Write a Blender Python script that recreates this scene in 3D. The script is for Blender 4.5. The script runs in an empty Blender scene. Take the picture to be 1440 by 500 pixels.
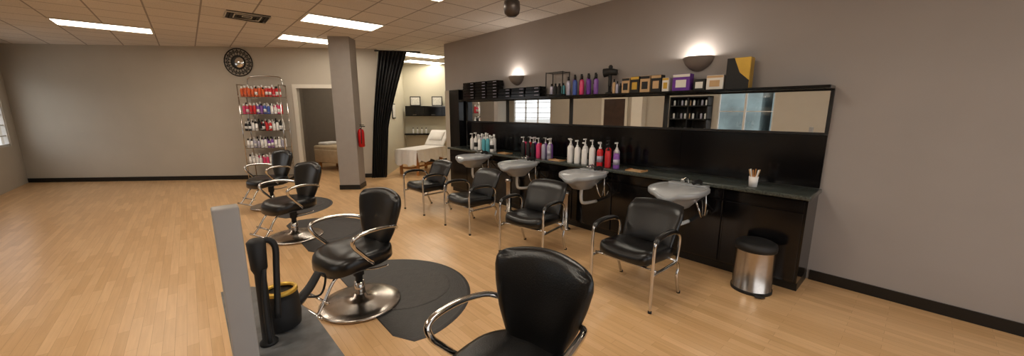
import bpy, bmesh, math, random
from mathutils import Vector, Matrix
random.seed(7)
sc=bpy.context.scene
sc.view_settings.view_transform='Standard'
CZ=3.13
# ---------------------------------------------------------------- materials
def lin(c):
    return tuple(((v/255)/12.92 if v/255<=.04045 else ((v/255+.055)/1.055)**2.4) for v in c)
def base(name):
    m=bpy.data.materials.new(name); m.use_nodes=True
    nt=m.node_tree; return m,nt,nt.nodes['Principled BSDF']
def mat(name,rgb,rough=.5,metal=0,var=.08,scale=8,bump=0,bscale=60,coat=0,emis=0,spec=.5):
    m,nt,p=base(name); c=lin(rgb)
    tc=nt.nodes.new('ShaderNodeTexCoord')
    n=nt.nodes.new('ShaderNodeTexNoise'); n.inputs['Scale'].default_value=scale; n.inputs['Detail'].default_value=4
    nt.links.new(tc.outputs['Object'],n.inputs['Vector'])
    r=nt.nodes.new('ShaderNodeValToRGB')
    r.color_ramp.elements[0].position=.3; r.color_ramp.elements[1].position=.7
    r.color_ramp.elements[0].color=tuple(v*(1-var) for v in c)+(1,)
    r.color_ramp.elements[1].color=tuple(min(1,v*(1+var)) for v in c)+(1,)
    nt.links.new(n.outputs['Fac'],r.inputs['Fac']); nt.links.new(r.outputs['Color'],p.inputs['Base Color'])
    p.inputs['Roughness'].default_value=rough; p.inputs['Metallic'].default_value=metal
    p.inputs['Coat Weight'].default_value=coat; p.inputs['Specular IOR Level'].default_value=spec
    if bump:
        b=nt.nodes.new('ShaderNodeBump'); b.inputs['Strength'].default_value=bump; b.inputs['Distance'].default_value=.01
        n2=nt.nodes.new('ShaderNodeTexNoise'); n2.inputs['Scale'].default_value=bscale
        nt.links.new(tc.outputs['Object'],n2.inputs['Vector']); nt.links.new(n2.outputs['Fac'],b.inputs['Height'])
        nt.links.new(b.outputs['Normal'],p.inputs['Normal'])
    if emis:
        p.inputs['Emission Color'].default_value=c+(1,); p.inputs['Emission Strength'].default_value=emis
    return m
def floor_mat():
    m,nt,p=base('maple_laminate')
    tc=nt.nodes.new('ShaderNodeTexCoord'); mp=nt.nodes.new('ShaderNodeMapping'); mp.inputs['Rotation'].default_value=(0,0,math.pi/2)
    nt.links.new(tc.outputs['Object'],mp.inputs['Vector'])
    b=nt.nodes.new('ShaderNodeTexBrick'); b.offset=.37; b.offset_frequency=2
    b.inputs['Scale'].default_value=1; b.inputs['Brick Width'].default_value=.55; b.inputs['Row Height'].default_value=.066
    b.inputs['Mortar Size'].default_value=.0009; b.inputs['Mortar Smooth'].default_value=.2
    b.inputs['Color1'].default_value=lin((226,187,140))+(1,); b.inputs['Color2'].default_value=lin((209,168,119))+(1,)
    b.inputs['Mortar'].default_value=lin((174,132,88))+(1,)
    nt.links.new(mp.outputs['Vector'],b.inputs['Vector'])
    mp2=nt.nodes.new('ShaderNodeMapping'); mp2.inputs['Scale'].default_value=(22,1.2,1)
    nt.links.new(tc.outputs['Object'],mp2.inputs['Vector'])
    n=nt.nodes.new('ShaderNodeTexNoise'); n.inputs['Scale'].default_value=2.2; n.inputs['Detail'].default_value=5
    nt.links.new(mp2.outputs['Vector'],n.inputs['Vector'])
    r=nt.nodes.new('ShaderNodeValToRGB'); r.color_ramp.elements[0].position=.3; r.color_ramp.elements[1].position=.7
    r.color_ramp.elements[0].color=(.86,.83,.8,1); r.color_ramp.elements[1].color=(1,1,1,1)
    nt.links.new(n.outputs['Fac'],r.inputs['Fac'])
    mx=nt.nodes.new('ShaderNodeMix'); mx.data_type='RGBA'; mx.blend_type='MULTIPLY'; mx.inputs[0].default_value=.8
    nt.links.new(b.outputs['Color'],mx.inputs[6]); nt.links.new(r.outputs['Color'],mx.inputs[7])
    nt.links.new(mx.outputs[2],p.inputs['Base Color']); p.inputs['Roughness'].default_value=.3
    return m
def ceil_mat():
    m,nt,p=base('acoustic_tile')
    tc=nt.nodes.new('ShaderNodeTexCoord'); mp=nt.nodes.new('ShaderNodeMapping'); mp.inputs['Location'].default_value=(-1.55,-6.45,0)
    nt.links.new(tc.outputs['Object'],mp.inputs['Vector'])
    b=nt.nodes.new('ShaderNodeTexBrick'); b.offset=0
    b.inputs['Scale'].default_value=1; b.inputs['Brick Width'].default_value=.61; b.inputs['Row Height'].default_value=.61
    b.inputs['Mortar Size'].default_value=.011; b.inputs['Mortar Smooth'].default_value=.05
    b.inputs['Color1'].default_value=lin((228,221,214))+(1,); b.inputs['Color2'].default_value=lin((219,212,205))+(1,)
    b.inputs['Mortar'].default_value=lin((158,150,144))+(1,)
    nt.links.new(mp.outputs['Vector'],b.inputs['Vector'])
    n=nt.nodes.new('ShaderNodeTexNoise'); n.inputs['Scale'].default_value=70
    nt.links.new(tc.outputs['Object'],n.inputs['Vector'])
    r=nt.nodes.new('ShaderNodeValToRGB'); r.color_ramp.elements[0].position=.35; r.color_ramp.elements[1].position=.5
    r.color_ramp.elements[0].color=(.8,.8,.8,1); r.color_ramp.elements[1].color=(1,1,1,1)
    nt.links.new(n.outputs['Fac'],r.inputs['Fac'])
    mx=nt.nodes.new('ShaderNodeMix'); mx.data_type='RGBA'; mx.blend_type='MULTIPLY'; mx.inputs[0].default_value=.8
    nt.links.new(b.outputs['Color'],mx.inputs[6]); nt.links.new(r.outputs['Color'],mx.inputs[7])
    nt.links.new(mx.outputs[2],p.inputs['Base Color']); p.inputs['Roughness'].default_value=.9
    return m
FLOOR=floor_mat(); CEIL=ceil_mat()
W_R=mat('taupe_wall_paint',(158,151,147),.8,var=.03,scale=2)
W_B=mat('greige_wall_paint',(186,178,165),.8,var=.03,scale=2)
W_N=mat('cream_wall_paint',(204,198,178),.8,var=.03,scale=2)
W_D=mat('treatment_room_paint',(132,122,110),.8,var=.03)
COLM=mat('column_paint',(156,149,143),.75,var=.03)
TRIMW=mat('white_trim',(220,214,202),.5,var=.02)
BLKB=mat('black_baseboard',(16,15,15),.4)
BLK=mat('black_laminate',(11,10,12),.15,var=.15,scale=14,spec=.4)
BLKM=mat('matte_black',(18,18,19),.6)
LEA=mat('black_vinyl',(15,15,16),.28,var=.12,scale=20,bump=.12,bscale=140)
CHR=mat('chrome',(205,203,200),.1,1,var=.03)
STEEL=mat('brushed_steel',(190,183,176),.24,1,var=.06,scale=30)
BOWL=mat('bowl_grey',(156,160,164),.28,var=.03,coat=.3)
BOWLI=mat('bowl_inner',(180,183,186),.25,var=.03,coat=.3)
MIR=mat('mirror_glass',(238,240,240),.012,1,var=.0)
MATR=mat('rubber_mat',(52,50,50),.5,var=.12,scale=12,bump=.25,bscale=90)
MATR2=mat('rubber_mat_inset',(62,59,58),.55,var=.15,scale=16,bump=.3,bscale=60)
GRAN=mat('dark_granite',(60,66,62),.2,var=.75,scale=90,spec=.6)
PLUM=mat('white_plastic',(226,226,224),.4,var=.02)
RED=mat('red_enamel',(190,20,22),.3)
GOLD=mat('gold_foil',(206,166,70),.35,.5)
TAN=mat('tan_card',(200,164,120),.6)
WHT=mat('white_card',(228,224,216),.6,var=.03)
PURP=mat('purple_card',(100,42,146),.45)
PINK=mat('pink_plastic',(214,60,110),.35)
TEAL=mat('teal_plastic',(90,170,185),.35)
BLUE=mat('blue_plastic',(60,90,170),.35)
ORAN=mat('orange_plastic',(222,96,40),.35)
REDP=mat('red_plastic',(200,34,40),.35)
VIOL=mat('violet_plastic',(130,80,165),.35)
SILV=mat('silver_plastic',(176,172,190),.3,.3)
WHP=mat('white_bottle',(236,234,232),.35,var=.02)
SHEET=mat('white_sheet',(230,226,222),.85,var=.03,bump=.4,bscale=12)
BEIGE=mat('beige_blanket',(188,166,136),.9,var=.08,bump=.4,bscale=14)
WOOD=mat('oak_wood',(176,118,62),.5,var=.2,scale=10)
DOORW=mat('dark_door_wood',(64,46,38),.4,var=.2,scale=6)
CURT=mat('black_taffeta',(28,26,26),.3,var=.2,scale=6)
SCON=mat('sconce_plaster',(122,112,106),.6)
FANB=mat('fan_brown',(60,48,42),.4)
FROST=mat('fan_hub_bronze',(82,72,66),.35,.5)
STN=mat('station_marble',(104,106,108),.3,var=.35,scale=14)
SLAB=mat('station_panel',(160,157,154),.5,var=.02)
ART=mat('art_print',(222,220,212),.6,var=.15,scale=25)
WFR=mat('window_frame',(210,208,204),.4)
CONC=mat('concrete',(180,178,172),.9)
BLD=mat('building_facade',(120,134,134),.8,var=.4,scale=.6)
LITE=mat('fluorescent_lens',(255,244,226),.5,var=0,emis=11.5)
GLOW=mat('sconce_glow',(255,238,212),.5,var=0,emis=6)
def glass():
    m=bpy.data.materials.new('window_glass'); m.use_nodes=True; nt=m.node_tree; nt.nodes.clear()
    o=nt.nodes.new('ShaderNodeOutputMaterial'); t=nt.nodes.new('ShaderNodeBsdfTransparent'); g=nt.nodes.new('ShaderNodeBsdfGlossy')
    g.inputs['Roughness'].default_value=.02; x=nt.nodes.new('ShaderNodeMixShader'); x.inputs[0].default_value=.06
    nt.links.new(t.outputs[0],x.inputs[1]); nt.links.new(g.outputs[0],x.inputs[2]); nt.links.new(x.outputs[0],o.inputs[0]); return m
GLS=glass()
# ---------------------------------------------------------------- mesh builder
def cr(pts,n=6,closed=False):
    P=[Vector(p) for p in pts]; out=[]; L=len(P)
    rng=L if closed else L-1
    for i in range(rng):
        if closed: a,b,c,d=P[(i-1)%L],P[i],P[(i+1)%L],P[(i+2)%L]
        else: a,b,c,d=P[max(i-1,0)],P[i],P[i+1],P[min(i+2,L-1)]
        for k in range(n):
            t=k/n
            out.append(.5*((2*b)+(c-a)*t+(2*a-5*b+4*c-d)*t*t+(3*b-a-3*c+d)*t**3))
    if not closed: out.append(P[-1])
    return out
def supere(a,b,n=4,seg=40):
    o=[]
    for i in range(seg):
        t=2*math.pi*i/seg; c,s=math.cos(t),math.sin(t)
        o.append((a*math.copysign(abs(c)**(2/n),c),b*math.copysign(abs(s)**(2/n),s)))
    return o
class B:
    def __init__(s,name): s.name=name; s.v=[]; s.f=[]; s.m=[]; s.sm=[]; s.mats=[]; s.X=Matrix.Identity(4)
    def mi(s,m):
        if m not in s.mats: s.mats.append(m)
        return s.mats.index(m)
    def add(s,vs,fs,m,smooth=False):
        o=len(s.v); s.v+= [tuple(s.X@Vector(v)) for v in vs]; k=s.mi(m)
        for f in fs: s.f.append([i+o for i in f]); s.m.append(k); s.sm.append(smooth)
    def box(s,x0,x1,y0,y1,z0,z1,m,bev=0,seg=2):
        if not bev:
            vs=[(x,y,z) for x in(x0,x1) for y in(y0,y1) for z in(z0,z1)]
            s.add(vs,[(0,1,3,2),(4,6,7,5),(0,4,5,1),(2,3,7,6),(0,2,6,4),(1,5,7,3)],m); return
        bm=bmesh.new(); bmesh.ops.create_cube(bm,size=1)
        for v in bm.verts: v.co=Vector(((x0+x1)/2+v.co.x*(x1-x0),(y0+y1)/2+v.co.y*(y1-y0),(z0+z1)/2+v.co.z*(z1-z0)))
        bmesh.ops.bevel(bm,geom=bm.edges[:],offset=bev,segments=seg,affect='EDGES',profile=.5)
        bm.verts.index_update(); s.add([v.co.copy() for v in bm.verts],[[v.index for v in f.verts] for f in bm.faces],m,seg>1); bm.free()
    def loft(s,outline,prof,m,c=(0,0,0),smooth=True,warp=None,cap=True):
        n=len(outline); vs=[]; fs=[]
        for k,(sc_,z) in enumerate(prof):
            for (x,y) in outline: vs.append((c[0]+x*sc_,c[1]+y*sc_,c[2]+z))
        for k in range(len(prof)-1):
            for i in range(n):
                j=(i+1)%n; fs.append((k*n+i,k*n+j,(k+1)*n+j,(k+1)*n+i))
        if cap:
            if prof[0][0]>.001: fs.append(list(range(n))[::-1])
            if prof[-1][0]>.001: fs.append([(len(prof)-1)*n+i for i in range(n)])
        if warp: vs=[warp(*v) for v in vs]
        s.add(vs,fs,m,smooth)
    def lathe(s,prof,m,c=(0,0,0),seg=24,smooth=True,cap=True):
        s.loft([(math.cos(2*math.pi*i/seg),math.sin(2*math.pi*i/seg)) for i in range(seg)],prof,m,c,smooth,cap=cap)
    def tube(s,pts,r,m,seg=10,n=6,sm=True,closed=False,flat=1):
        P=cr(pts,n,closed) if sm else [Vector(p) for p in pts]
        vs=[];fs=[];L=len(P); up=Vector((0,0,1)); prev=None
        for i,p in enumerate(P):
            t=(P[(i+1)%L]-P[i-1]) if (closed or 0<i<L-1) else (P[1]-P[0] if i==0 else P[-1]-P[-2])
            t.normalize()
            if prev is None:
                a=t.cross(up); 
                if a.length<.1: a=t.cross(Vector((1,0,0)))
            else: a=prev-t*prev.dot(t)
            a.normalize(); prev=a; b=t.cross(a)
            rr=r(i/(L-1)) if callable(r) else r
            for k in range(seg):
                q=2*math.pi*k/seg; vs.append(p+a*math.cos(q)*rr+b*math.sin(q)*rr*flat)
        for i in range(L if closed else L-1):
            for k in range(seg):
                j=(k+1)%seg; i2=(i+1)%L
                fs.append((i*seg+k,i*seg+j,i2*seg+j,i2*seg+k))
        if not closed: fs.append(list(range(seg))[::-1]); fs.append([(L-1)*seg+k for k in range(seg)])
        s.add(vs,fs,m,True)
    def pillow(s,P,T,m,nu=18,nv=18,p=4):
        def N(u,v):
            e=.01; a=P(u+e,v)-P(u-e,v); b=P(u,v+e)-P(u,v-e); n=a.cross(b); return n.normalized() if n.length>1e-9 else Vector((1,0,0))
        us=[math.sin((-.5+i/nu)*math.pi)  for i in range(nu+1)]; vsx=[math.sin((-.5+i/nv)*math.pi) for i in range(nv+1)]
        vs=[];fs=[]
        for side in(1,-1):
            for v in vsx:
                for u in us:
                    t=T*math.sqrt(max(0,1-abs(u)**p))*math.sqrt(max(0,1-abs(v)**p))
                    vs.append(P(u,v)+N(u,v)*t*side)
        w=nu+1; o=w*(nv+1)
        for j in range(nv):
            for i in range(nu):
                a=j*w+i; fs.append((a,a+1,a+w+1,a+w)); fs.append((o+a+w,o+a+w+1,o+a+1,o+a))
        s.add(vs,fs,m,True)
    def bottle(s,x,y,z,r,h,mb,mc,pump=False,lab=None):
        hb=h*(.72 if pump else .8)
        s.lathe([(r*.95,0),(r,.01),(r,hb*.86),(r*.75,hb*.96),(r*.4,hb)],mb,(x,y,z),10)
        if lab: s.lathe([(r*1.02,hb*.25),(r*1.02,hb*.6)],lab,(x,y,z),10)
        if pump:
            s.lathe([(r*.42,hb),(r*.42,hb+.02),(r*.16,hb+.022),(r*.16,h-.015)],mc,(x,y,z),8)
            s.box(x-.045,x+.012,y-.009,y+.009,z+h-.018,z+h,mc)
        else: s.lathe([(r*.5,hb),(r*.5,h)],mc,(x,y,z),10)
    def done(s,loc=(0,0,0),rz=0):
        me=bpy.data.meshes.new(s.name); me.from_pydata([tuple(v) for v in s.v],[],s.f)
        for m in s.mats: me.materials.append(m)
        for i,p in enumerate(me.polygons): p.material_index=s.m[i]; p.use_smooth=s.sm[i]
        bm=bmesh.new(); bm.from_mesh(me); bmesh.ops.remove_doubles(bm,verts=bm.verts,dist=1e-5)
        bmesh.ops.recalc_face_normals(bm,faces=bm.faces); bm.to_mesh(me); bm.free()
        o=bpy.data.objects.new(s.name,me); sc.collection.objects.link(o); o.location=loc; o.rotation_euler=(0,0,rz)
        return o
def dup(o,loc,rz=0):
    n=bpy.data.objects.new(o.name.split('.')[0],o.data); sc.collection.objects.link(n); n.location=loc; n.rotation_euler=(0,0,rz); return n
# ---------------------------------------------------------------- room shell
b=B('floor'); b.box(-3.2,8.2,-3.2,14.6,-.1,0,FLOOR); b.done()
b=B('ceiling'); b.box(-3.2,8.2,-3.2,15,CZ,CZ+.1,CEIL); b.done()
def wall(name,p,q,m,ops=(),th=.12,z1=CZ,side=1):
    b=B(name); p=Vector(p); q=Vector(q); L=(q-p).length; a=math.atan2(q.y-p.y,q.x-p.x)
    y0,y1=(0,th) if side>0 else (-th,0)
    t=0
    for (t0,t1,a0,a1) in sorted(ops):
        if t0>t: b.box(t,t0,y0,y1,0,z1,m)
        if a0>0: b.box(t0,t1,y0,y1,0,a0,m)
        if a1<z1: b.box(t0,t1,y0,y1,a1,z1,m)
        t=t1
    if t<L: b.box(t,L,y0,y1,0,z1,m)
    return b.done((p.x,p.y,0),a),a
def window(name,p,a,t0,t1,z0,z1,n,off=.05,bars=0):
    b=B(name); w=.05
    for k in range(n+1):
        x=t0+(t1-t0)*k/n; b.box(max(t0,x-w/2),min(t1,x+w/2),off-.03,off+.03,z0,z1,WFR)
    b.box(t0,t1,off-.03,off+.03,z0,z0+w,WFR); b.box(t0,t1,off-.03,off+.03,z1-w,z1,WFR)
    for k in range(bars): z=z0+(z1-z0)*(k+1)/(bars+1); b.box(t0,t1,off-.012,off+.012,z-.012,z+.012,WFR)
    b.box(t0,t1,off-.004,off+.004,z0,z1,GLS)
    return b.done((p[0],p[1],0),a)
P1=(-3.0,13.886); P2=(3.6,9.0)
Lb=math.hypot(6.6,4.886); off=math.hypot(3.9,2.886)
wo,ab=wall('wall_back',P1,P2,W_B,[(off+1.43,off+2.4,0,2.2)])
nb=Vector((-math.sin(ab),math.cos(ab))); db=Vector((math.cos(ab),math.sin(ab)))
def bw(t,n=0): return Vector((.9,11.0))+db*t+nb*n
b=B('trim_1')
for x0,x1,z0,z1 in((-.09,0,0,2.29),(.97,1.06,0,2.29),(0,.97,2.2,2.29)): b.box(x0,x1,-.025,-.001,z0,z1,TRIMW)
p=bw(1.43); b.done((p.x,p.y,0),ab)
b=B('baseboard_back'); b.box(0,off+1.34,-.012,0,0,.1,BLKB); b.box(off+2.49,Lb,-.012,0,0,.1,BLKB); b.done((P1[0],P1[1],0),ab)
wall('wall_niche_side',P2,(5.33,11.33),W_N,side=1)
wn,an=wall('wall_niche_back',(5.33,11.33),(7.6,9.286),W_N,side=1)
NL=(5.33,11.33,0)
b=B('baseboard_niche'); b.box(0,3.05,-.012,0,0,.16,BLKB); b.done(NL,an)
wall('wall_niche_right',(7.6,9.3),(7.6,7.3),W_N)
wall('wall_niche_front',(4.66,7.4),(7.7,7.4),W_N,side=-1)
tl=bw(.3,.12); tlb=bw(.3,2.8); trb=bw(3.36,2.8)
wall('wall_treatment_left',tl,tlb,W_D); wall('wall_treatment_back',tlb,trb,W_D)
wr,ar=wall('wall_right',(4.5,-2.6),(4.5,6.95),W_R,side=-1,th=.15)
b=B('wall_right_header'); b.box(4.5,4.65,6.95,7.4,2.11,CZ,W_R); b.done()
b=B('column_end_pier'); b.box(4.46,4.65,6.98,7.36,0,2.109,W_B); b.done()
wl,al=wall('wall_left',(-3.0,-2.6),(-3.0,13.95),W_B,[(5.4,6.8,.9,2.4),(13.6,16.0,.9,2.5)],side=1)
window('window_1',(-3.0,-2.6),al,5.4,6.8,.9,2.4,2,bars=1); window('window_2',(-3.0,-2.6),al,13.6,16.0,.9,2.5,3,bars=6)
wf,af=wall('wall_front',(-3.0,-2.6),(4.65,-2.6),W_B,[(.5,6.9,.3,2.7)],side=-1)
window('window_3',(-3.0,-2.6),af,.5,6.9,.3,2.7,5,off=-.05)
b=B('baseboard_right'); b.box(4.488,4.5,-2.6,.58,0,.1,BLKB); b.done()
b=B('door_1'); b.box(-2.999,-2.96,7.3,8.2,0,2.1,DOORW); b.box(-2.999,-2.94,7.2,7.3,0,2.2,TRIMW); b.box(-2.999,-2.94,8.2,8.3,0,2.2,TRIMW); b.box(-2.999,-2.94,7.3,8.2,2.1,2.2,TRIMW)
b.tube([(-2.96,7.38,1.0),(-2.91,7.38,1.0),(-2.91,7.48,1.0)],.01,STEEL,8,3); b.done()
b=B('pilaster_left'); b.box(-2.999,-2.7,6.5,6.9,0,CZ-.001,TRIMW); b.done()
b=B('black_display_cabinet'); b.box(-2.98,-2.96,4.35,5.5,0,2.1,BLKM)
for y in(4.35,4.92,5.47): b.box(-2.96,-2.6,y,y+.03,0,2.1,BLKM)
for z in(0,.5,.95,1.4,1.8,2.07): b.box(-2.96,-2.6,4.35,5.5,z,z+.03,BLKM)
for z in(.98,1.43,1.83):
    for k in range(9): b.bottle(-2.75,4.45+k*.12,z,.03,.2,(WHP,SILV,BLKM,WHP,TAN)[k%5],BLKM)
b.done()
b=B('ground_outside'); b.box(-60,60,-60,60,-.3,-.2,CONC); b.done()
b=B('building_across_street')
for i in range(5):
    y=-6+i*4.5; b.box(-26,-20,y,y+3.9,-.2,3.5+(i*37%5)*.7,BLD)
b.done()
b=B('column'); b.box(-.205,.205,0,.4,0,CZ,COLM)
b.box(-.215,.215,-.01,.41,0,.1,BLKB); b.done((2.45,8.04,0),ab)
# ceiling lights
def clight(x0,y0):
    b=B('ceiling_light'); b.box(.03,1.19,.03,.58,-.012,-.006,LITE)
    b.box(0,1.22,0,.03,-.018,.0,TRIMW); b.box(0,1.22,.58,.61,-.018,0,TRIMW); b.box(0,.03,.03,.58,-.018,0,TRIMW); b.box(1.19,1.22,.03,.58,-.018,0,TRIMW)
    b.box(.03,1.19,.03,.58,-.006,0,TRIMW)
    return b.done((x0,y0,CZ))
L0=clight(1.55,6.45)
for x,y in((1.55,8.45),(1.55,4.01),(1.55,1.57),(1.55,-1.0),(-1.5,6.45),(-1.5,4.01),(-1.5,1.57),(-1.5,9.5),(4.3,8.9),(5.0,10.1),(2.6,10.9)): dup(L0,(x,y,CZ))  # last panel is unseen, added to brighten the treatment room behind the doorway
b=B('ceiling_vent')
for k in range(5):
    q=.28-k*.055; z=-.02+k*.003
    b.tube([(-q,-q,z),(q,-q,z),(q,q,z),(-q,q,z)],.012,BLKM if k%2 else TRIMW,6,1,False,True)
b.box(-.28,.28,-.28,.28,-.004,0,BLKM); b.done((.9,7.35,CZ))
# ceiling fan
b=B('ceiling_fan')
b.lathe([(.08,0),(.08,-.05),(.035,-.07),(.035,-.1)],FANB,(0,0,0))
b.lathe([(.04,-.09),(.1,-.1),(.125,-.16),(.12,-.24),(.085,-.28),(.06,-.3)],FANB,(0,0,0))
b.lathe([(.06,-.3),(.085,-.31),(.09,-.38),(.08,-.43),(.045,-.46),(0.0005,-.465)],FROST,(0,0,0))
for k in range(5):
    a=k*2*math.pi/5+.1; b.X=Matrix.Rotation(a,4,'Z')@Matrix.Rotation(.12,4,'X')
    b.box(.08,.2,-.02,.02,-.13,-.12,FANB); b.box(.18,.56,-.065,.065,-.125,-.115,FANB,.004,1)
b.X=Matrix.Identity(4); b.done((2.78,3.15,CZ))
# ---------------------------------------------------------------- right wall fittings
YA,YB=.6,6.52
b=B('backwash_cabinets')
b.box(4.03,4.49,YA,YB,.09,.88,BLK); b.box(4.08,4.49,YA,YB,0,.09,BLKB)
y=YA+.02
while y<YB-.3:
    b.box(4.015,4.03,y,min(y+.64,YB-.02),.11,.76,BLK,.004,1); b.box(4.018,4.03,y,min(y+.64,YB-.02),.775,.87,BLK,.003,1); y+=.66
b.box(3.98,4.49,YA-.02,YB+.02,.885,.925,GRAN,.008,2)
b.done()
b=B('backsplash_panel'); b.box(4.47,4.498,YA,YB,.93,1.435,BLK)
k=YA+.01
while k<YB-.1:
    b.box(4.466,4.47,k,min(k+1.33,YB-.01),.94,1.43,BLK); k+=1.34
b.done()
b=B('end_panel_black'); b.box(4.3,4.49,YB+.04,6.93,0,2.1,BLK,.005,1); b.done()
for y0,y1 in((YA,2.17),(2.17,3.68),(3.68,5.19),(5.19,YB)):
    b=B('wall_mirror'); b.box(4.476,4.482,y0+.02,y1-.02,1.46,1.845,MIR)
    b.box(4.47,4.498,y0,y1,1.44,1.46,BLKM); b.box(4.47,4.498,y0,y1,1.845,1.858,BLKM)
    b.box(4.46,4.498,y0,y0+.025,1.46,1.845,BLKM); b.box(4.46,4.498,y1-.025,y1,1.46,1.845,BLKM); b.box(4.484,4.498,y0,y1,1.46,1.84,BLKM); b.done()
b=B('display_ledge'); b.box(4.26,4.499,YA,YB,1.86,1.89,BLK,.004,1); b.done()
def sconce(y):
    b=B('wall_sconce'); n=14; vs=[];rows=[(.17,.075),(.165,.05),(.14,.0),(.1,-.04),(.05,-.07),(.01,-.08)]
    for r,z in rows:
        for i in range(n+1):
            a=math.pi/2+math.pi*i/n; vs.append((r*math.cos(a)*.95,r*math.sin(a),z))
    fs=[(j*(n+1)+i,j*(n+1)+i+1,(j+1)*(n+1)+i+1,(j+1)*(n+1)+i) for j in range(len(rows)-1) for i in range(n)]
    b.add(vs,fs,SCON,True); b.add([(v[0]*.93,v[1]*.93,v[2]+.006) for v in vs],fs,SCON,True)
    b.lathe([(.03,0),(.035,.03),(.02,.06)],GLOW,(-.07,0,-.03),10)
    b.box(-.01,0,-.06,.06,-.07,.06,SCON)
    o=b.done((4.498,y,2.19))
    l=bpy.data.lights.new('sconce_lamp','POINT'); l.energy=8; l.color=(1,.93,.84); l.shadow_soft_size=.03
    lo=bpy.data.objects.new('sconce_lamp',l); sc.collection.objects.link(lo); lo.parent=o; lo.location=(-.08,0,.07)
sconce(1.84); sconce(4.94)
Z=1.891
b=B('black_product_boxes')
for i,(y0,y1,h) in enumerate(((6.0,6.4,.31),(5.62,5.98,.3),(5.28,5.6,.3),(4.92,5.26,.18),(4.56,4.9,.18),(4.2,4.54,.17))):
    k=0; z=Z
    while z<Z+h-.02:
        b.box(4.3,4.46,y0+.01*(k%2),y1-.008*(k%3),z,z+.052,BLK,.004,1); b.box(4.298,4.3,y0+.03,y0+.12,z+.022,z+.03,SILV); z+=.055; k+=1
b.done()
b=B('wire_display_stand')
for y in(3.72,4.06):
    for x in(4.3,4.46): b.tube([(x,y,Z),(x,y,Z+.36)],.008,BLKM,6,1,False)
for z in(Z+.35,Z+.02):
    b.tube([(4.3,3.72,z),(4.3,4.06,z),(4.46,4.06,z),(4.46,3.72,z)],.008,BLKM,6,1,False,True)
b.box(4.3,4.46,3.72,4.06,Z+.01,Z+.02,BLKM)
for k in range(4): b.bottle(4.38,3.77+k*.08,Z+.02,.03,.17,(TEAL,BLKM,BLKM,SILV)[k],BLKM)
b.done()
b=B('hair_spray_bottles')
for k in range(9): b.bottle(4.33+.07*(k%2),3.13+k*.062,Z,.034,.27+.03*(k%2),(VIOL,BLKM,PURP,VIOL,PINK,BLKM,BLUE,VIOL,SILV)[k],BLKM,lab=(None,SILV)[k%2])
b.done()
b=B('hair_dryer_on_stand')
b.lathe([(.06,0),(.055,.02),(.02,.03),(.02,.12)],BLKM,(0,0,0),14)
b.tube([(0,0,.1),(0,.0,.2),(0,.01,.3)],.026,BLKM)
b.tube([(0,-.09,.28),(0,0,.29),(0,.09,.28)],lambda t:.04+.02*t,BLKM)
b.lathe([(.025,.3),(.03,.36),(.015,.38)],BLKM,(0,0,0),12)
b.done((4.38,2.94,Z),.3)
b=B('lotion_tubes')
for k in range(3): b.bottle(4.36,2.76+k*.05,Z,.02,.13+.03*k,(BLKM,SILV,TAN)[k],BLKM)
b.done()
def pbox(name,y,w,h,m,m2,d=.1):
    b=B(name); b.box(0,d,-w/2,w/2,0,h,m,.003,1)
    b.box(-.003,0,-w*.3,w*.3,h*.2,h*.65,m2); b.box(-.002,0,-w/2+.003,w/2-.003,h*.82,h-.004,m2); return b.done((4.33,y,Z))
pbox('gift_box',2.67,.11,.19,TAN,BLKM); pbox('gift_box',2.54,.12,.2,BLKM,GOLD); pbox('gift_box',2.4,.13,.2,TAN,BLKM); pbox('gift_box',2.255,.13,.2,BLKM,TAN)
pbox('gift_box',2.135,.08,.16,WHT,GOLD)
pbox('purple_dryer_box',1.95,.2,.19,PURP,WHT); pbox('white_carton',1.585,.17,.15,WHT,TAN)
b=B('white_carton'); b.box(0,.12,0,.12,0,.12,BLKM,.003,1); b.box(-.003,0,.02,.1,.02,.09,WHT); b.done((4.34,1.69,Z))
b=B('gold_and_black_box'); b.box(0,.11,0,.22,0,.31,BLKM,.003,1)
b.add([(-.003,.0,.08),(-.003,0,.308),(-.003,.15,.308),(-.003,.09,.16)],[(0,1,2,3)],GOLD); b.box(.0,.11,-.003,0,.005,.305,GOLD); b.done((4.33,1.26,Z))
# bottles on counter
def group(name,items):
    b=B(name)
    for (x,y,r,h,mb,mc,p) in items: b.bottle(x,y-0,.926,r,h,mb,mc,p,lab=random.choice([None,None,SILV]) if mb is not WHP else random.choice([None,BLKM,None]))
    return b.done()
g=[]
for k in range(11): g.append((4.12+.1*(k%2),5.22+k*.062,.038,.29+.02*(k%3),(WHP,WHP,TEAL,WHP,TEAL,WHP,WHP,SILV,WHP,WHP,WHP)[k],WHP,k%2==0))
group('shampoo_bottles',g)
g=[]
for k in range(12): g.append((4.12+.1*(k%2),3.8+k*.058,.036,.32,(SILV,VIOL,SILV,VIOL,PINK,REDP,BLKM,PURP,BLKM,REDP,BLKM,PINK)[k],(WHP,WHP,BLKM)[k%3],True))
group('shampoo_bottles',g)
g=[]
for k,(mb,mc) in enumerate(((VIOL,WHP),(SILV,WHP),(REDP,BLKM),(REDP,BLKM),(REDP,WHP),(REDP,WHP),(WHP,WHP),(WHP,BLKM),(WHP,WHP),(WHP,WHP),(WHP,WHP),(WHP,BLKM),(WHP,WHP),(WHP,WHP))):
    g.append((4.1+.1*(k%2),2.6+k*.064,.042,.35-.02*(k%3)-(.1 if k==0 else 0),mb,mc,k>0))
group('shampoo_bottles',g)
for y in(2.32,3.63,4.85):
    b=B('wooden_comb_tray'); b.box(4.04,4.2,y-.11,y+.11,.926,.934,TAN)
    for s_ in(-1,1): b.box(4.04,4.2,y+s_*.104-.006,y+s_*.104+.006,.934,.942,WOOD)
    b.done()
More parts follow.
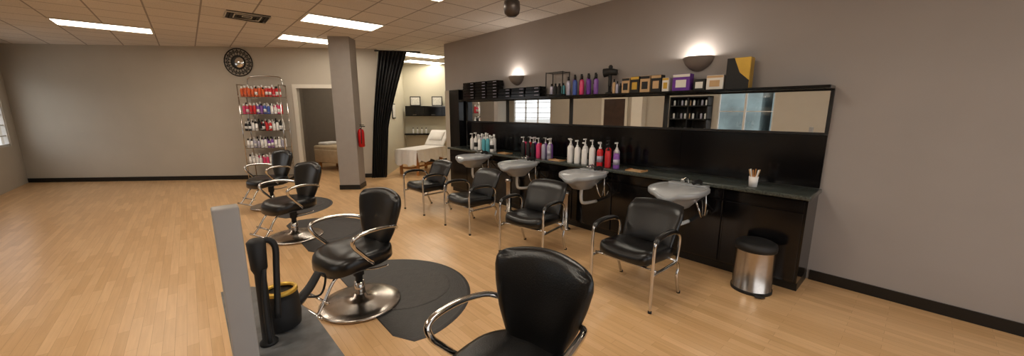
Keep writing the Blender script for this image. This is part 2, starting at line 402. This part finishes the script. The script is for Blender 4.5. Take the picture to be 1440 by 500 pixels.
b=B('brush_cup'); b.lathe([(.035,0),(.042,.1),(.038,.1),(.03,.01)],WHP,(0,0,0),16)
for k in range(6):
    a=k*1.05; b.tube([(.01*math.cos(a),.01*math.sin(a),.02),(.045*math.cos(a),.045*math.sin(a),.17)],.006,(WOOD,WHP,TAN)[k%3],6,1,False)
b.done((4.12,1.06,.926))
# ---------------------------------------------------------------- shampoo bowls
def bowl():
    b=B('shampoo_bowl')
    out=[]
    for i in range(48):
        t=2*math.pi*i/48; c,s=math.cos(t),math.sin(t)
        n=3.2; x=.28*math.copysign(abs(c)**(2/n),c); y=.27*math.copysign(abs(s)**(2/n),s)
        if x<0: y*=1-.18*(x/.28)**2
        out.append((x,y))
    def warp(x,y,z):
        if x<-.1 and z>-.08:
            k=max(0,1-(y/.11)**2)*min(1,(-x-.1)/.16); z-=.045*k
        if x<0: z-=.02*(x/.28)**2
        return (x,y,z)
    b.loft(out,[(.28,-.2),(.42,-.19),(.6,-.13),(.8,-.075),(.9,-.05),(.95,-.045),(1.0,-.03),(1.0,0),(.98,.008),(.93,.01),(.88,.0)],BOWL,warp=warp,cap=False)
    b.loft(out,[(.88,0.0),(.84,-.03),(.74,-.09),(.5,-.14),(.2,-.155),(.03,-.16)],BOWLI,warp=warp)
    b.loft(out,[(.28,-.2),(.02,-.21)],BOWL,warp=None,cap=False)
    b.lathe([(.035,-.153),(.03,-.15),(.001,-.149)],CHR,(0,0,0),14)
    b.box(.2,.293,-.2,.2,-.01,.018,BOWL,.006,2)
    b.tube([(.24,0,.02),(.24,0,.06),(.2,0,.085),(.1,0,.07)],.011,CHR)
    for y in(-.06,.06): b.lathe([(.022,0),(.024,.03),(.018,.045),(.001,.048)],CHR if y>0 else BLKM,(.25,y,.018),12)
    b.tube([(.24,-.13,.02),(.24,-.13,.05),(.19,-.12,.07),(.12,-.1,.05)],lambda t:.012+.01*t,BLKM)
    b.tube([(0,0,-.2),(0,0,-.34),(.06,0,-.4),(.33,0,-.42)],.02,PLUM)
    for y in(-.16,.16): b.tube([(.325,y,-.08),(.16,y,-.12),(.05,y*.7,-.14)],.014,BLKM)
    b.tube([(.2,-.2,-.05),(.18,-.22,-.18),(.24,-.2,-.3),(.325,-.19,-.25)],.009,CHR)
    b.tube([(.1,-.14,-.1),(.08,-.2,-.22),(.16,-.2,-.3),(.28,-.15,-.2),(.325,-.12,-.14)],.009,CHR)
    return b
b0=bowl().done((3.68,1.6,.885))
for y in(2.82,4.05,5.22): dup(b0,(3.68,y,.885))
b=B('plumbing_column'); b.lathe([(.07,0),(.07,.02),(.045,.03),(.045,.5),(.06,.52),(.06,.56)],STEEL,(0,0,0),18); q=b.done((3.86,2.0,0))
for y in(3.22,4.45): dup(q,(3.86,y,0))
# ---------------------------------------------------------------- shampoo chairs
def shampoo_chair():
    b=B('shampoo_chair')
    def warp(x,y,z):
        z+= -.02*(x/.25) ; z-= .02*max(0,1-(y/.2)**2)*(1 if z>.43 else 0)
        if x<-.2: z-=.02*((-x-.2)/.06)
        return (x,y,z)
    b.loft(supere(.275,.265,5,48),[(.6,.365),(.93,.37),(1,.39),(1,.435),(.975,.46),(.9,.474),(.6,.478),(.001,.478)],LEA,warp=warp)
    def P(u,v):
        w=.265+.02*v-.05*max(0,v-.6)*2
        h=(v+1)/2
        x=.2+.18*h-.05*u*u; z=.43+.38*h-.015*u*u
        if h>.8: x+=.04*(h-.8)/.2
        return Vector((x,u*w,z))
    b.pillow(P,.045,LEA,18,18,4)
    for s in(-1,1):
        y=.3*s
        b.tube([(-.26,y,0),(-.26,y,.3),(-.255,y,.56),(-.22,y,.615),(-.1,y,.635),(.1,y,.62),(.2,y,.56),(.19,y,.42),(.17,y,.33)],.0135,CHR,10,6)
        b.tube([(-.24,y,.6),(-.2,y,.632),(-.08,y,.65),(.06,y,.64),(.13,y,.615)],lambda t:.026,LEA,10,5,flat=.75)
        b.tube([(-.26,y,.33),(-.1,y,.33),(.1,y,.33),(.17,y,.33),(.22,y,.27),(.2,y,.17),(.27,y,0)],.0135,CHR,10,5)
        b.lathe([(.017,0),(.017,.02)],BLKM,(-.26,y,0),8); b.lathe([(.017,0),(.017,.02)],BLKM,(.27,y,0),8)
    for x in(-.2,.15): b.tube([(x,-.3,.35),(x,0,.35),(x,.3,.35)],.011,CHR,8,2)
    b.box(-.2,.2,-.2,.2,.35,.375,BLKM)
    return b
c0=shampoo_chair().done((2.96,1.62,0),0)
dup(c0,(2.94,2.95,0),math.radians(12)); dup(c0,(2.94,4.22,0),math.radians(2)); dup(c0,(2.92,5.5,0),math.radians(4))
# ---------------------------------------------------------------- styling chairs
def styling_chair():
    b=B('styling_chair')
    out=[]
    for i in range(48):
        t=2*math.pi*i/48; c,s=math.cos(t),math.sin(t); n=3.2
        x=-.025+.295*math.copysign(abs(c)**(2/n),c); y=.275*math.copysign(abs(s)**(2/n),s)
        if x>0: y*=1-.2*(x/.26)**2
        out.append((x,y))
    def warp(x,y,z):
        if x<-.14: z-=.03*((-x-.14)/.14)**2
        if z>.5: z-=.012*max(0,1-(y/.18)**2-(x/.2)**2)
        return (x,y,z)
    b.loft(out,[(.6,.4),(.94,.405),(1,.42),(1.0,.475),(.985,.5),(.93,.52),(.8,.528),(.4,.53),(.001,.53)],LEA,warp=warp)
    def P(u,v):
        h=(v+1)/2
        pts=[(0,.12),(.15,.17),(.35,.225),(.6,.265),(.8,.282),(.92,.278),(1,.235)]
        for (a,wa),(c_,wc) in zip(pts,pts[1:]):
            if h<=c_ or c_==1:
                t=(h-a)/(c_-a); t=max(-.1,min(1.1,t)); w=wa+(wc-wa)*t; break
        x=.2+.13*h-.075*u*u*(.4+.6*h); z=.46+.51*h-.035*u*u*max(0,h-.6)/.4
        return Vector((x,u*w,z))
    b.pillow(P,.05,LEA,24,24,5)
    for s in(-1,1):
        b.tube([(.25,.22*s,.66),(.17,.28*s,.7),(.02,.31*s,.725),(-.13,.32*s,.725),(-.21,.315*s,.7),(-.205,.3*s,.64),(-.14,.295*s,.56),(-.05,.285*s,.46),(.0,.2*s,.4)],.0165,CHR,10,6)
    b.tube([(0,0,.4),(.16,0,.39),(.25,0,.43),(.27,0,.56)],.02,BLKM,8,5,flat=.6)
    b.box(-.14,.14,-.16,.16,.38,.405,BLKM,.005,1)
    for s in(-1,1):
        b.tube([(-.12,.1*s,.38),(-.27,.11*s,.35),(-.38,.12*s,.2),(-.44,.13*s,.13)],.012,CHR,8,5)
    b.tube([(-.44,-.2,.13),(-.44,0,.13),(-.44,.2,.13)],.014,CHR,8,2); b.tube([(-.37,-.17,.21),(-.37,.17,.21)],.011,CHR,8,1,False)
    b.lathe([(.055,.39),(.055,.36),(.045,.35),(.045,.26),(.03,.255),(.03,.06)],BLKM,(0,0,0),20)
    b.lathe([(.042,.05),(.042,.2),(.03,.205)],CHR,(0,0,0),20)
    b.lathe([(.335,0),(.335,.012),(.325,.02),(.25,.034),(.14,.05),(.06,.065),(.045,.09),(.001,.09)],STEEL,(0,0,0),48)
    b.tube([(.03,-.03,.3),(.1,-.12,.31),(.16,-.2,.34)],.009,CHR,8,3)
    return b
s0=styling_chair().done((.98,1.12,0),math.radians(12))
dup(s0,(.95,3.08,.0115),math.radians(14)); dup(s0,(.9,5.4,.0115),math.radians(20)); dup(s0,(.95,7.45,.0115),math.radians(22))
def smat():
    b=B('anti_fatigue_mat'); R=.86
    o=[]; a0=math.acos(-.12/R)
    n=40
    for i in range(n+1):
        a=-a0+2*a0*i/n; o.append((R*math.cos(a),R*math.sin(a)))
    o=[(-.12,-.66),(-.03,-.83)]+[p for p in o if p[0]>.05]+[(-.03,.83),(-.12,.66)]
    b.loft(o,[(1,0),(1,.002),(.975,.008),(.96,.009),(.95,.007)],MATR,smooth=False)
    b.loft([(.3+.42*math.cos(2*math.pi*i/32),.42*math.sin(2*math.pi*i/32)) for i in range(32)],[(1,.006),(1,.0095),(.97,.011)],MATR2,smooth=False)
    return b
m0=smat().done((1.08,3.1,0))
dup(m0,(1.02,5.38,0)); dup(m0,(1.0,7.3,0))
# ---------------------------------------------------------------- trash can
b=B('step_trash_can')
b.lathe([(.16,0),(.165,.01),(.165,.03),(.16,.035),(.16,.4),(.163,.41)],STEEL,(0,0,0),36)
b.lathe([(.168,0),(.168,.03),(.16,.03)],BLKM,(0,0,0),36)
b.lathe([(.168,.4),(.17,.43),(.165,.46),(.14,.475),(.08,.485),(.001,.487)],BLKM,(0,0,0),36)
b.box(-.22,-.15,-.04,.04,.01,.025,BLKM,.005,1); b.done((3.83,.9,0),.6)
# ---------------------------------------------------------------- curtain
b=B('curtain')
T0,T1=Vector((3.62,8.93)),Vector((4.2,8.62)); M0,M1=Vector((3.4,8.98)),Vector((3.72,8.82)); B0,B1=Vector((3.28,8.98)),Vector((3.6,8.82))
rows=30; cols=90; vs=[]
nrm=Vector((-.5,-.86))
for j in range(rows+1):
    h=j/rows; z=.03+(CZ-.09)*h
    if h>.4:
        t=(h-.4)/.6; t=t**1.15; a=M0.lerp(T0,t); c=M1.lerp(T1,t)
    else: a=B0.lerp(M0,h/.4); c=B1.lerp(M1,h/.4)
    for i in range(cols+1):
        u=i/cols; p=a.lerp(c,u)+nrm*(.06+.035*math.sin(u*2*math.pi*8+.5*math.sin(h*4))+.01*math.sin(u*37+h*5))
        vs.append((p.x,p.y,z))
w=cols+1
b.add(vs,[(j*w+i,j*w+i+1,(j+1)*w+i+1,(j+1)*w+i) for j in range(rows) for i in range(cols)],CURT,True)
b.tube([(3.52,8.93,CZ-.06),(4.45,8.42,CZ-.06)],.018,BLKM,8,1,False)
b.done()
# ---------------------------------------------------------------- massage bed in niche
b=B('facial_bed')
b.box(0,1.35,-.35,.35,.6,.68,SHEET,.03,3)
def Pd(u,v): 
    return Vector((1.25+.38*(v+1)/2,u*.33,.68+.42*(v+1)/2))
b.pillow(Pd,.05,SHEET,12,12,6)
b.pillow(lambda u,v:Vector((1.42+.12*v,u*.22,.96+.12*v)),.05,SHEET,12,12,3)
def drape(x0,x1,yy,z1,fl):
    n=24; vs=[]
    for j,z in enumerate((.67,.5,z1)):
        for i in range(n+1):
            x=x0+(x1-x0)*i/n; o=.02*j*math.sin(i*1.7)+.02*j
            vs.append((x,yy+math.copysign(o,yy),z+(.04*math.sin(i*.8) if j==2 else 0)))
    b.add(vs,[(j*(n+1)+i,j*(n+1)+i+1,(j+1)*(n+1)+i+1,(j+1)*(n+1)+i) for j in range(2) for i in range(n)],SHEET,True)
drape(0,1.3,-.355,.36,1); drape(0,1.3,.355,.36,1)
n=16; vs=[]
for j,z in enumerate((.67,.5,.28)):
    for i in range(n+1): vs.append((-.005-.02*j-.015*j*math.sin(i*1.5),-.355+.71*i/n,z+(.03*math.sin(i*.9) if j==2 else 0)))
b.add(vs,[(j*(n+1)+i,j*(n+1)+i+1,(j+1)*(n+1)+i+1,(j+1)*(n+1)+i) for j in range(2) for i in range(n)],SHEET,True)
for x in(.12,1.2):
    for y in(-.27,.27): b.box(x-.03,x+.03,y-.03,y+.03,0,.6,WOOD)
    b.box(x-.02,x+.02,-.27,.27,.15,.2,WOOD)
b.box(.12,1.2,-.02,.02,.15,.19,WOOD)
b.done((4.14,8.85,0),math.atan2(.43,.9))
b=B('floating_cabinet'); b.box(.12,1.9,-.32,-.001,1.5,1.82,BLK,.006,1)
for k in range(3): b.box(.14+k*.59,.7+k*.59,-.332,-.32,1.52,1.8,BLK,.004,1); b.box(.36+k*.59,.48+k*.59,-.345,-.332,1.54,1.55,STEEL)
b.done(NL,an)
b=B('wall_shelf'); b.box(.05,1.9,-.3,-.001,.9,.95,BLK,.004,1); b.done(NL,an)
def frame(x,y,z,w,h,L,a,name='picture_frame'):
    q=B(name); q.box(-w/2,w/2,-.02,0,0,h,BLKM,.004,1); q.box(-w/2+.03,w/2-.03,-.024,-.02,.03,h-.03,ART)
    v=Vector((L[0],L[1],0))+Matrix.Rotation(a,3,'Z')@Vector((x,y,0)); q.done((v.x,v.y,z),a)
frame(.4,-.1,1.822,.34,.3,NL,an); frame(1.1,-.1,1.822,.34,.3,NL,an)
frame(1.35,-.002,1.45,.35,.42,P2,math.atan2(2.33,1.73))
b=B('towel_and_lotion_bottles')
for k in range(4): b.bottle(.3+k*.14,-.15,.952,.03,.18,WHP,BLKM)
b.box(.9,1.3,-.26,-.06,.952,1.03,SHEET,.02,2); b.done(NL,an)
p=bw(2.05,1.35)
b=B('treatment_bed'); b.box(-.38,.38,-.95,.95,.5,.7,BEIGE,.06,3); b.box(-.4,.4,-.97,.9,.22,.6,BEIGE,.04,3)
b.box(-.25,.25,.55,.9,.69,.78,SHEET,.04,3)
for x in(-.3,.3):
    for y in(-.8,.8): b.box(x-.03,x+.03,y-.03,y+.03,0,.3,WOOD)
b.done((p.x,p.y,0),ab+1.1)
b=B('fire_extinguisher')
b.lathe([(.001,0),(.05,.004),(.065,.02),(.065,.32),(.05,.37),(.02,.39)],RED,(0,0,0),20)
b.lathe([(.022,.39),(.022,.43)],STEEL,(0,0,0),10); b.box(-.015,.09,-.012,.012,.43,.45,BLKM); b.box(-.015,.07,-.012,.012,.465,.477,BLKM)
b.tube([(.01,-.01,.42),(.03,-.08,.38),(.03,-.085,.2),(.02,-.08,.08)],.009,BLKM,8,5)
b.box(-.068,-.05,-.02,.02,.1,.3,BLKM)
p=Vector((2.45,8.04))+db*.278+nb*.1
b.done((p.x,p.y,.9),ab)
# ---------------------------------------------------------------- retail shelf
p=bw(.78,-.25)
b=B('retail_display_shelf')
for x in(-.45,.45):
    for y in(-.15,.15): b.tube([(x,y,0),(x,y,2.25)],.012,CHR,8,1,False)
    b.tube([(x,-.15,2.25),(x,.15,2.25)],.012,CHR,8,1,False)
b.tube([(-.45,.15,2.25),(-.4,.15,2.25),(-.36,.15,2.42),(-.2,.15,2.46),(.2,.15,2.46),(.36,.15,2.42),(.4,.15,2.25),(.45,.15,2.25)],.012,CHR,8,5)
SZ=(.4,.8,1.2,1.58,1.97)
for z in SZ:
    b.box(-.45,.45,-.16,.16,z,z+.014,STEEL); b.tube([(-.45,-.16,z+.05),(.45,-.16,z+.05)],.005,CHR,6,1,False)
b.box(-.45,.45,-.16,.16,.08,.1,STEEL)
b.done((p.x,p.y,0),ab)
cols=[[WHP,WHP,PINK,WHP],[WHP,SILV,WHP,VIOL],[BLKM,WHP,BLKM,REDP,WHP],[PINK,REDP,VIOL,BLUE,WHP],[REDP,ORAN,REDP,ORAN]]
b=B('hair_product_bottles')
for si,z in enumerate(SZ):
    for row,y in((0,-.1),(1,.0)):
        for k in range(11):
            cc=cols[si]; m=cc[(k//2+row)%len(cc)] if si!=4 else (REDP if k>6 else ORAN)
            b.bottle(-.39+k*.077,y,z+.0145,.031,.2+.05*random.random()+(.03 if row else 0),m,random.choice([WHP,BLKM,WHP]),lab=random.choice([None,WHP]))
b.done((p.x,p.y,0),ab)
p=bw(.2,-.012)
b=B('sunburst_wall_mirror'); b.X=Matrix.Rotation(math.pi/2,4,'X')
b.lathe([(.001,.012),(.13,.012),(.14,.02),(.16,.02),(.16,0)],BLKM,(0,0,0),32); b.lathe([(.001,.016),(.128,.016),(.128,.01)],MIR,(0,0,0),32)
for k in range(20):
    a=2*math.pi*k/20; r=.24; cx,cz=r*math.cos(a),r*math.sin(a)
    b.tube([(.15*math.cos(a),.15*math.sin(a),.01),(.3*math.cos(a),.3*math.sin(a),.01)],.006,BLKM,6,1,False)
    b.tube([(cx+.028*math.cos(q),cz+.028*math.sin(q),.01) for q in[i*math.pi/3 for i in range(6)]],.007,BLKM,6,2,True,True)
b.tube([(.31*math.cos(i*math.pi/12),.31*math.sin(i*math.pi/12),.01) for i in range(24)],.012,BLKM,6,1,False,True)
b.done((p.x,p.y,2.78),ab)
# ---------------------------------------------------------------- near styling station
b=B('styling_station')
b.box(.02,.09,1.42,1.48,0,1.36,SLAB,.006,2)
top=[(.09,.8),(.33,.8),(.32,1.28),(.31,1.62),(.27,1.85),(.2,2.05),(.14,2.12),(.06,2.15),(.02,2.15),(.02,1.48),(.09,1.48)]
def ext(o,z0,z1,m):
    n=len(o); vs=[(x,y,z0) for x,y in o]+[(x,y,z1) for x,y in o]
    b.add(vs,[list(range(n))[::-1],list(range(n,2*n))]+[(i,(i+1)%n,n+(i+1)%n,n+i) for i in range(n)],m)
ext(top,.77,.8,STN); b.box(.03,.12,1.5,2.08,0,.77,BLK,.006,1); b.box(.1,.28,.85,1.5,0,.77,BLK,.006,1)
b.done()
b=B('hair_dryer')
b.lathe([(.05,0),(.062,.01),(.066,.06),(.062,.13),(.058,.15)],BLKM,(0,0,0),28,cap=False)
b.lathe([(.058,.15),(.062,.153),(.06,.165),(.05,.168),(.048,.155)],GOLD,(0,0,0),28,cap=False); b.lathe([(.05,.15),(.001,.145)],BLKM,(0,0,0),28)
b.lathe([(.001,.0),(.05,0)],BLKM,(0,0,0),28)
b.tube([(.05,.02,.07),(.11,.06,.1),(.16,.09,.15)],lambda t:.021-.004*t,BLKM,12,5)
b.tube([(.16,.09,.15),(.19,.1,.12),(.17,.14,.02),(.1,.2,.01)],.005,BLKM,8,6)
b.done((.195,1.62,.801))
b=B('curling_iron_holder')
b.lathe([(.03,0),(.03,.01),(.02,.02),(.018,.28),(.026,.3),(.03,.4),(.02,.41)],BLKM,(0,0,0),16)
b.tube([(0,0,.37),(.03,.0,.4),(.055,.0,.37),(.05,-.005,.28),(.035,-.02,.1)],.011,BLKM,8,5)
b.tube([(.01,-.02,.3),(.0,-.03,.15),(-.0,-.04,.02)],.009,BLKM,8,4)
b.done((.13,1.53,.801))
# ---------------------------------------------------------------- world
w=bpy.data.worlds.new('World'); sc.world=w; w.use_nodes=True
bg=w.node_tree.nodes['Background']; bg.inputs[0].default_value=(.97,.98,1,1); bg.inputs[1].default_value=1.9
# ---------------------------------------------------------------- camera
cd=bpy.data.cameras.new('camera'); co=bpy.data.objects.new('camera',cd); sc.collection.objects.link(co)
cd.sensor_fit='HORIZONTAL'; cd.sensor_width=36; cd.lens=36*510/1440; cd.clip_start=.05; cd.clip_end=200
co.location=(0,0,1.66); co.rotation_euler=(math.radians(90-10.443),0,math.radians(-41.45)); sc.camera=co
